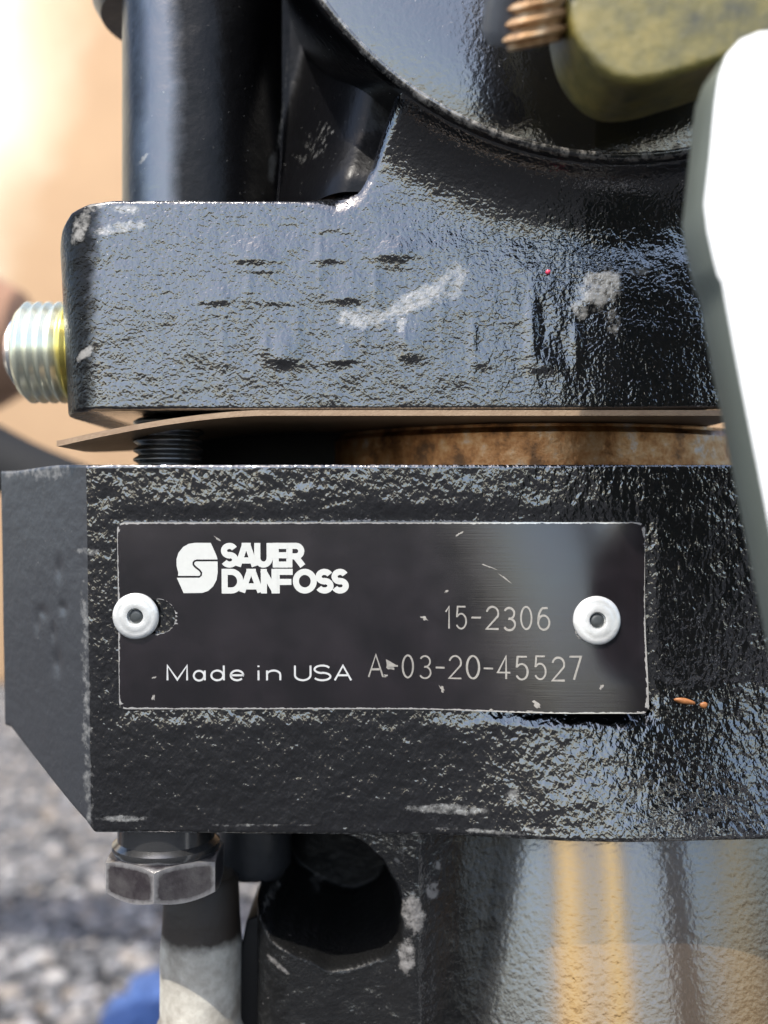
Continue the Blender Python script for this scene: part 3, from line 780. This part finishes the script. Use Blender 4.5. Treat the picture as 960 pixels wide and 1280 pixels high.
add_wear(wear, X, Y, [(517, 1135, 16, 30, -12, .70), (508, 1190, 14, 28, 0, .66), (540, 1110, 12, 16, 0, .66), (545, 1080, 8, 8, 0, .6), (345, 1208, 22, 5, 32, .6), (383, 1180, 14, 6, 20, .55), (330, 1150, 12, 8, 40, .5), (500, 1060, 10, 30, 10, .42)])
dull = np.maximum(0.95 * sstep(1.5, 1.15, rec), 0.0 * X); dull = np.maximum(dull, 0.6 * sstep(395, 340, X))
P = np.stack([(X - 480) * K * s, d, H + (640 - Y) * K * s], -1)
solid_grid('cast_body', P, 0.050, M['ledge'], pump, {'wear': wear, 'dull': dull})
bm = bmesh.new(); bmesh.ops.create_cube(bm, size=1, matrix=Matrix.Translation((0.004, 0.035, 0.068)) @ Matrix.Diagonal((0.04, 0.03, 0.136, 1)))
bevel(bm, 0.002, 2); from_bm('body_foot', bm, M['deep'], pump, auto=30)
bm = extrude_poly([(262, 1420), (292, 1230), (308, 1150), (338, 1140), (338, 1420)], 0.016, 0.03); bevel(bm, 0.0006, 2)
from_bm('gusset', bm, M['deep'], pump, auto=30)
bm = lathe([(0, 0), (0.0054, 0), (0.0054, 0.0085), (0.0044, 0.0100), (0.002, 0.0105), (0, 0.0105)], 48, (0, 0, -1), W(318, 1006, 0.024))
from_bm('side_boss', bm, M['side'], pump, auto=40)
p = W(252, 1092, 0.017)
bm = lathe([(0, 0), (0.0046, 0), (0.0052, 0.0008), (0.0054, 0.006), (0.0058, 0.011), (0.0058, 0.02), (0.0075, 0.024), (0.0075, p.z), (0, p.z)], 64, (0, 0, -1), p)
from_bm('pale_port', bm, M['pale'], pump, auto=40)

# --- lug with bolt, reaching out in front of the boss
ld = -0.030
lp = [(684, -160), (686, 20), (690, 62), (700, 98), (722, 130), (752, 148), (790, 146), (830, 134), (880, 118), (930, 100), (1010, 60), (1010, -160)]
for _ in range(2):       # corner cutting
    q = [lp[0]]
    for a, c_ in zip(lp, lp[1:]): q += [(a[0] * .75 + c_[0] * .25, a[1] * .75 + c_[1] * .25), (a[0] * .25 + c_[0] * .75, a[1] * .25 + c_[1] * .75)]
    lp = q + [lp[-1]]
bm = extrude_poly(lp, ld, ld + 0.011, ld + 0.009)
bevel(bm, 0.0046, 6, 45)
lug = from_bm('lug', bm, M['olive'], pump, auto=45)
bm = extrude_poly([(684, -420), (1010, -420), (1010, -161), (684, -161)], ld, -0.0069, ld + 0.009)
bevel(bm, 0.001, 2, 40)
from_bm('lug_arm', bm, M['olive'], lug, auto=45)
p = W(668, 58, ld + 0.004); ax = Vector((0.12, -0.40, 0.9)).normalized()
prof = [(0, 0), (0.0026, 0), (0.0029, 0.0003)]; h = 0.0005
while h < 0.0075:
    prof += [(0.0027, h), (0.0034, h + 0.0005), (0.0034, h + 0.0007), (0.0027, h + 0.0012)]; h += 0.00135
prof += [(0.0029, 0.03), (0, 0.03)]
bm = lathe(prof, 48, ax, p)
for v in bm.verts: v.co.z += 0.33 * (v.co.x - p.x)
lb = from_bm('lug_bolt', bm, M['rust_thread'], lug, auto=50)
bm = lathe([(0, 0.0005), (0.0026, 0.0005), (0.0036, 0.0018), (0.0036, 0.03), (0, 0.03)], 40, ax, p + Vector((-0.0018, 0.0026, 0.0004)))
from_bm('bolt_sleeve', bm, M['bolt_grey'], lb, auto=40)

# ------------------------------------------------------------------ white bracket standing in front, on the right
bd = -0.040
pts = [(1300, 36), (990, 36), (950, 38), (926, 48), (908, 68), (898, 96), (893, 130), (887, 195), (880, 255), (884, 290), (892, 325), (897, 345), (902, 352), (908, 385), (922, 460), (942, 560), (966, 680), (1010, 900), (1060, 1100), (1300, 1100)]
bm = extrude_poly(pts, bd, bd + 0.0070)
bevel(bm, 0.0004, 2, 30)
br = bpy.data.objects.new('bracket', None); COL.objects.link(br)
q = W(1270, 1100, bd); br.location = (q.x, bd + 0.004, 0)
tag(br, 'white painted plate bracket with rounded corner beside the black pump', 'bracket')
M['edge_paint'] = simple('grey_green_edge', (0.10, 0.112, 0.092), 0.5, 0, 0.25, 90)
pl = from_bm('plate', bm, M['white'], br, auto=30)
pl.data.materials.append(M['edge_paint'])
for f in pl.data.polygons:
    if f.normal.y > -0.8: f.material_index = 1  # side and back faces get a darker grey-green
bm = bmesh.new(); bmesh.ops.create_cube(bm, size=1, matrix=Matrix.Translation((q.x, bd + 0.0035, (q.z + 0.002) / 2)) @ Matrix.Diagonal((0.014, 0.0066, q.z + 0.002, 1)))
bevel(bm, 0.0004, 2); from_bm('leg', bm, M['white'], br, auto=30)

# ------------------------------------------------------------------ things behind
def tube(name, pts, rad, mat, n=24):
    cu = bpy.data.curves.new(name, 'CURVE'); cu.dimensions = '3D'; sp = cu.splines.new('BEZIER'); sp.bezier_points.add(len(pts) - 1)
    for bp, q in zip(sp.bezier_points, pts): bp.co = q[:3]; bp.radius = q[3] if len(q) > 3 else 1.0; bp.handle_left_type = bp.handle_right_type = 'AUTO'
    cu.bevel_depth = rad; cu.bevel_resolution = 6; cu.use_fill_caps = True
    o_ = bpy.data.objects.new(name, cu); COL.objects.link(o_)
    dg = bpy.context.evaluated_depsgraph_get(); me = bpy.data.meshes.new_from_object(o_.evaluated_get(dg))
    bpy.data.objects.remove(o_); return link(name, me, mat)
p = W(48, 428, 0.26); zc = p.z
pipe = tube('pipe', [(p.x - 0.30, p.y + 0.02, 0.0), (p.x - 0.30, p.y + 0.02, zc - 0.09), (p.x - 0.25, p.y + 0.015, zc - 0.015), (p.x - 0.17, p.y + 0.01, zc), (p.x - 0.04, p.y, zc, 1.0), (p.x - 0.018, p.y, zc, 0.96), (p.x - 0.006, p.y, zc, 0.72), (p.x, p.y, zc, 0.2)], 0.027, M['rust'])
tag(pipe, 'rust brown pipe bending up from the gravel behind the pump', 'pipe')
a = W(-260, 480, 0.16); b_ = W(-60, 552, 0.15); c_ = W(30, 590, 0.14); e_ = W(150, 660, 0.12)
hose = tube('hose', [(a.x - 0.08, a.y + 0.02, 0.012), (a.x, a.y, a.z - 0.02), b_, c_, e_, (e_.x + 0.02, e_.y - 0.03, e_.z - 0.03)], 0.008, M['rubber'])
tag(hose, 'black rubber hose curving down behind the lower housing', 'hose')
bm = bmesh.new(); bmesh.ops.create_icosphere(bm, subdivisions=4, radius=1)
for v in bm.verts:
    v.co *= 1 + 0.35 * mnoise.noise(v.co * 1.6) + 0.18 * mnoise.noise(v.co * 4)
    v.co = Vector((v.co.x * 0.016, v.co.y * 0.03, max(0.0, v.co.z * 0.014 + 0.009)))
p = W(185, 1275, 0.30)
bmesh.ops.translate(bm, verts=bm.verts, vec=(p.x, p.y, 0.001))
tag(from_bm('cloth', bm, M['blue'], None, smooth=True), 'crumpled blue cloth lying on the grey gravel', 'cloth')
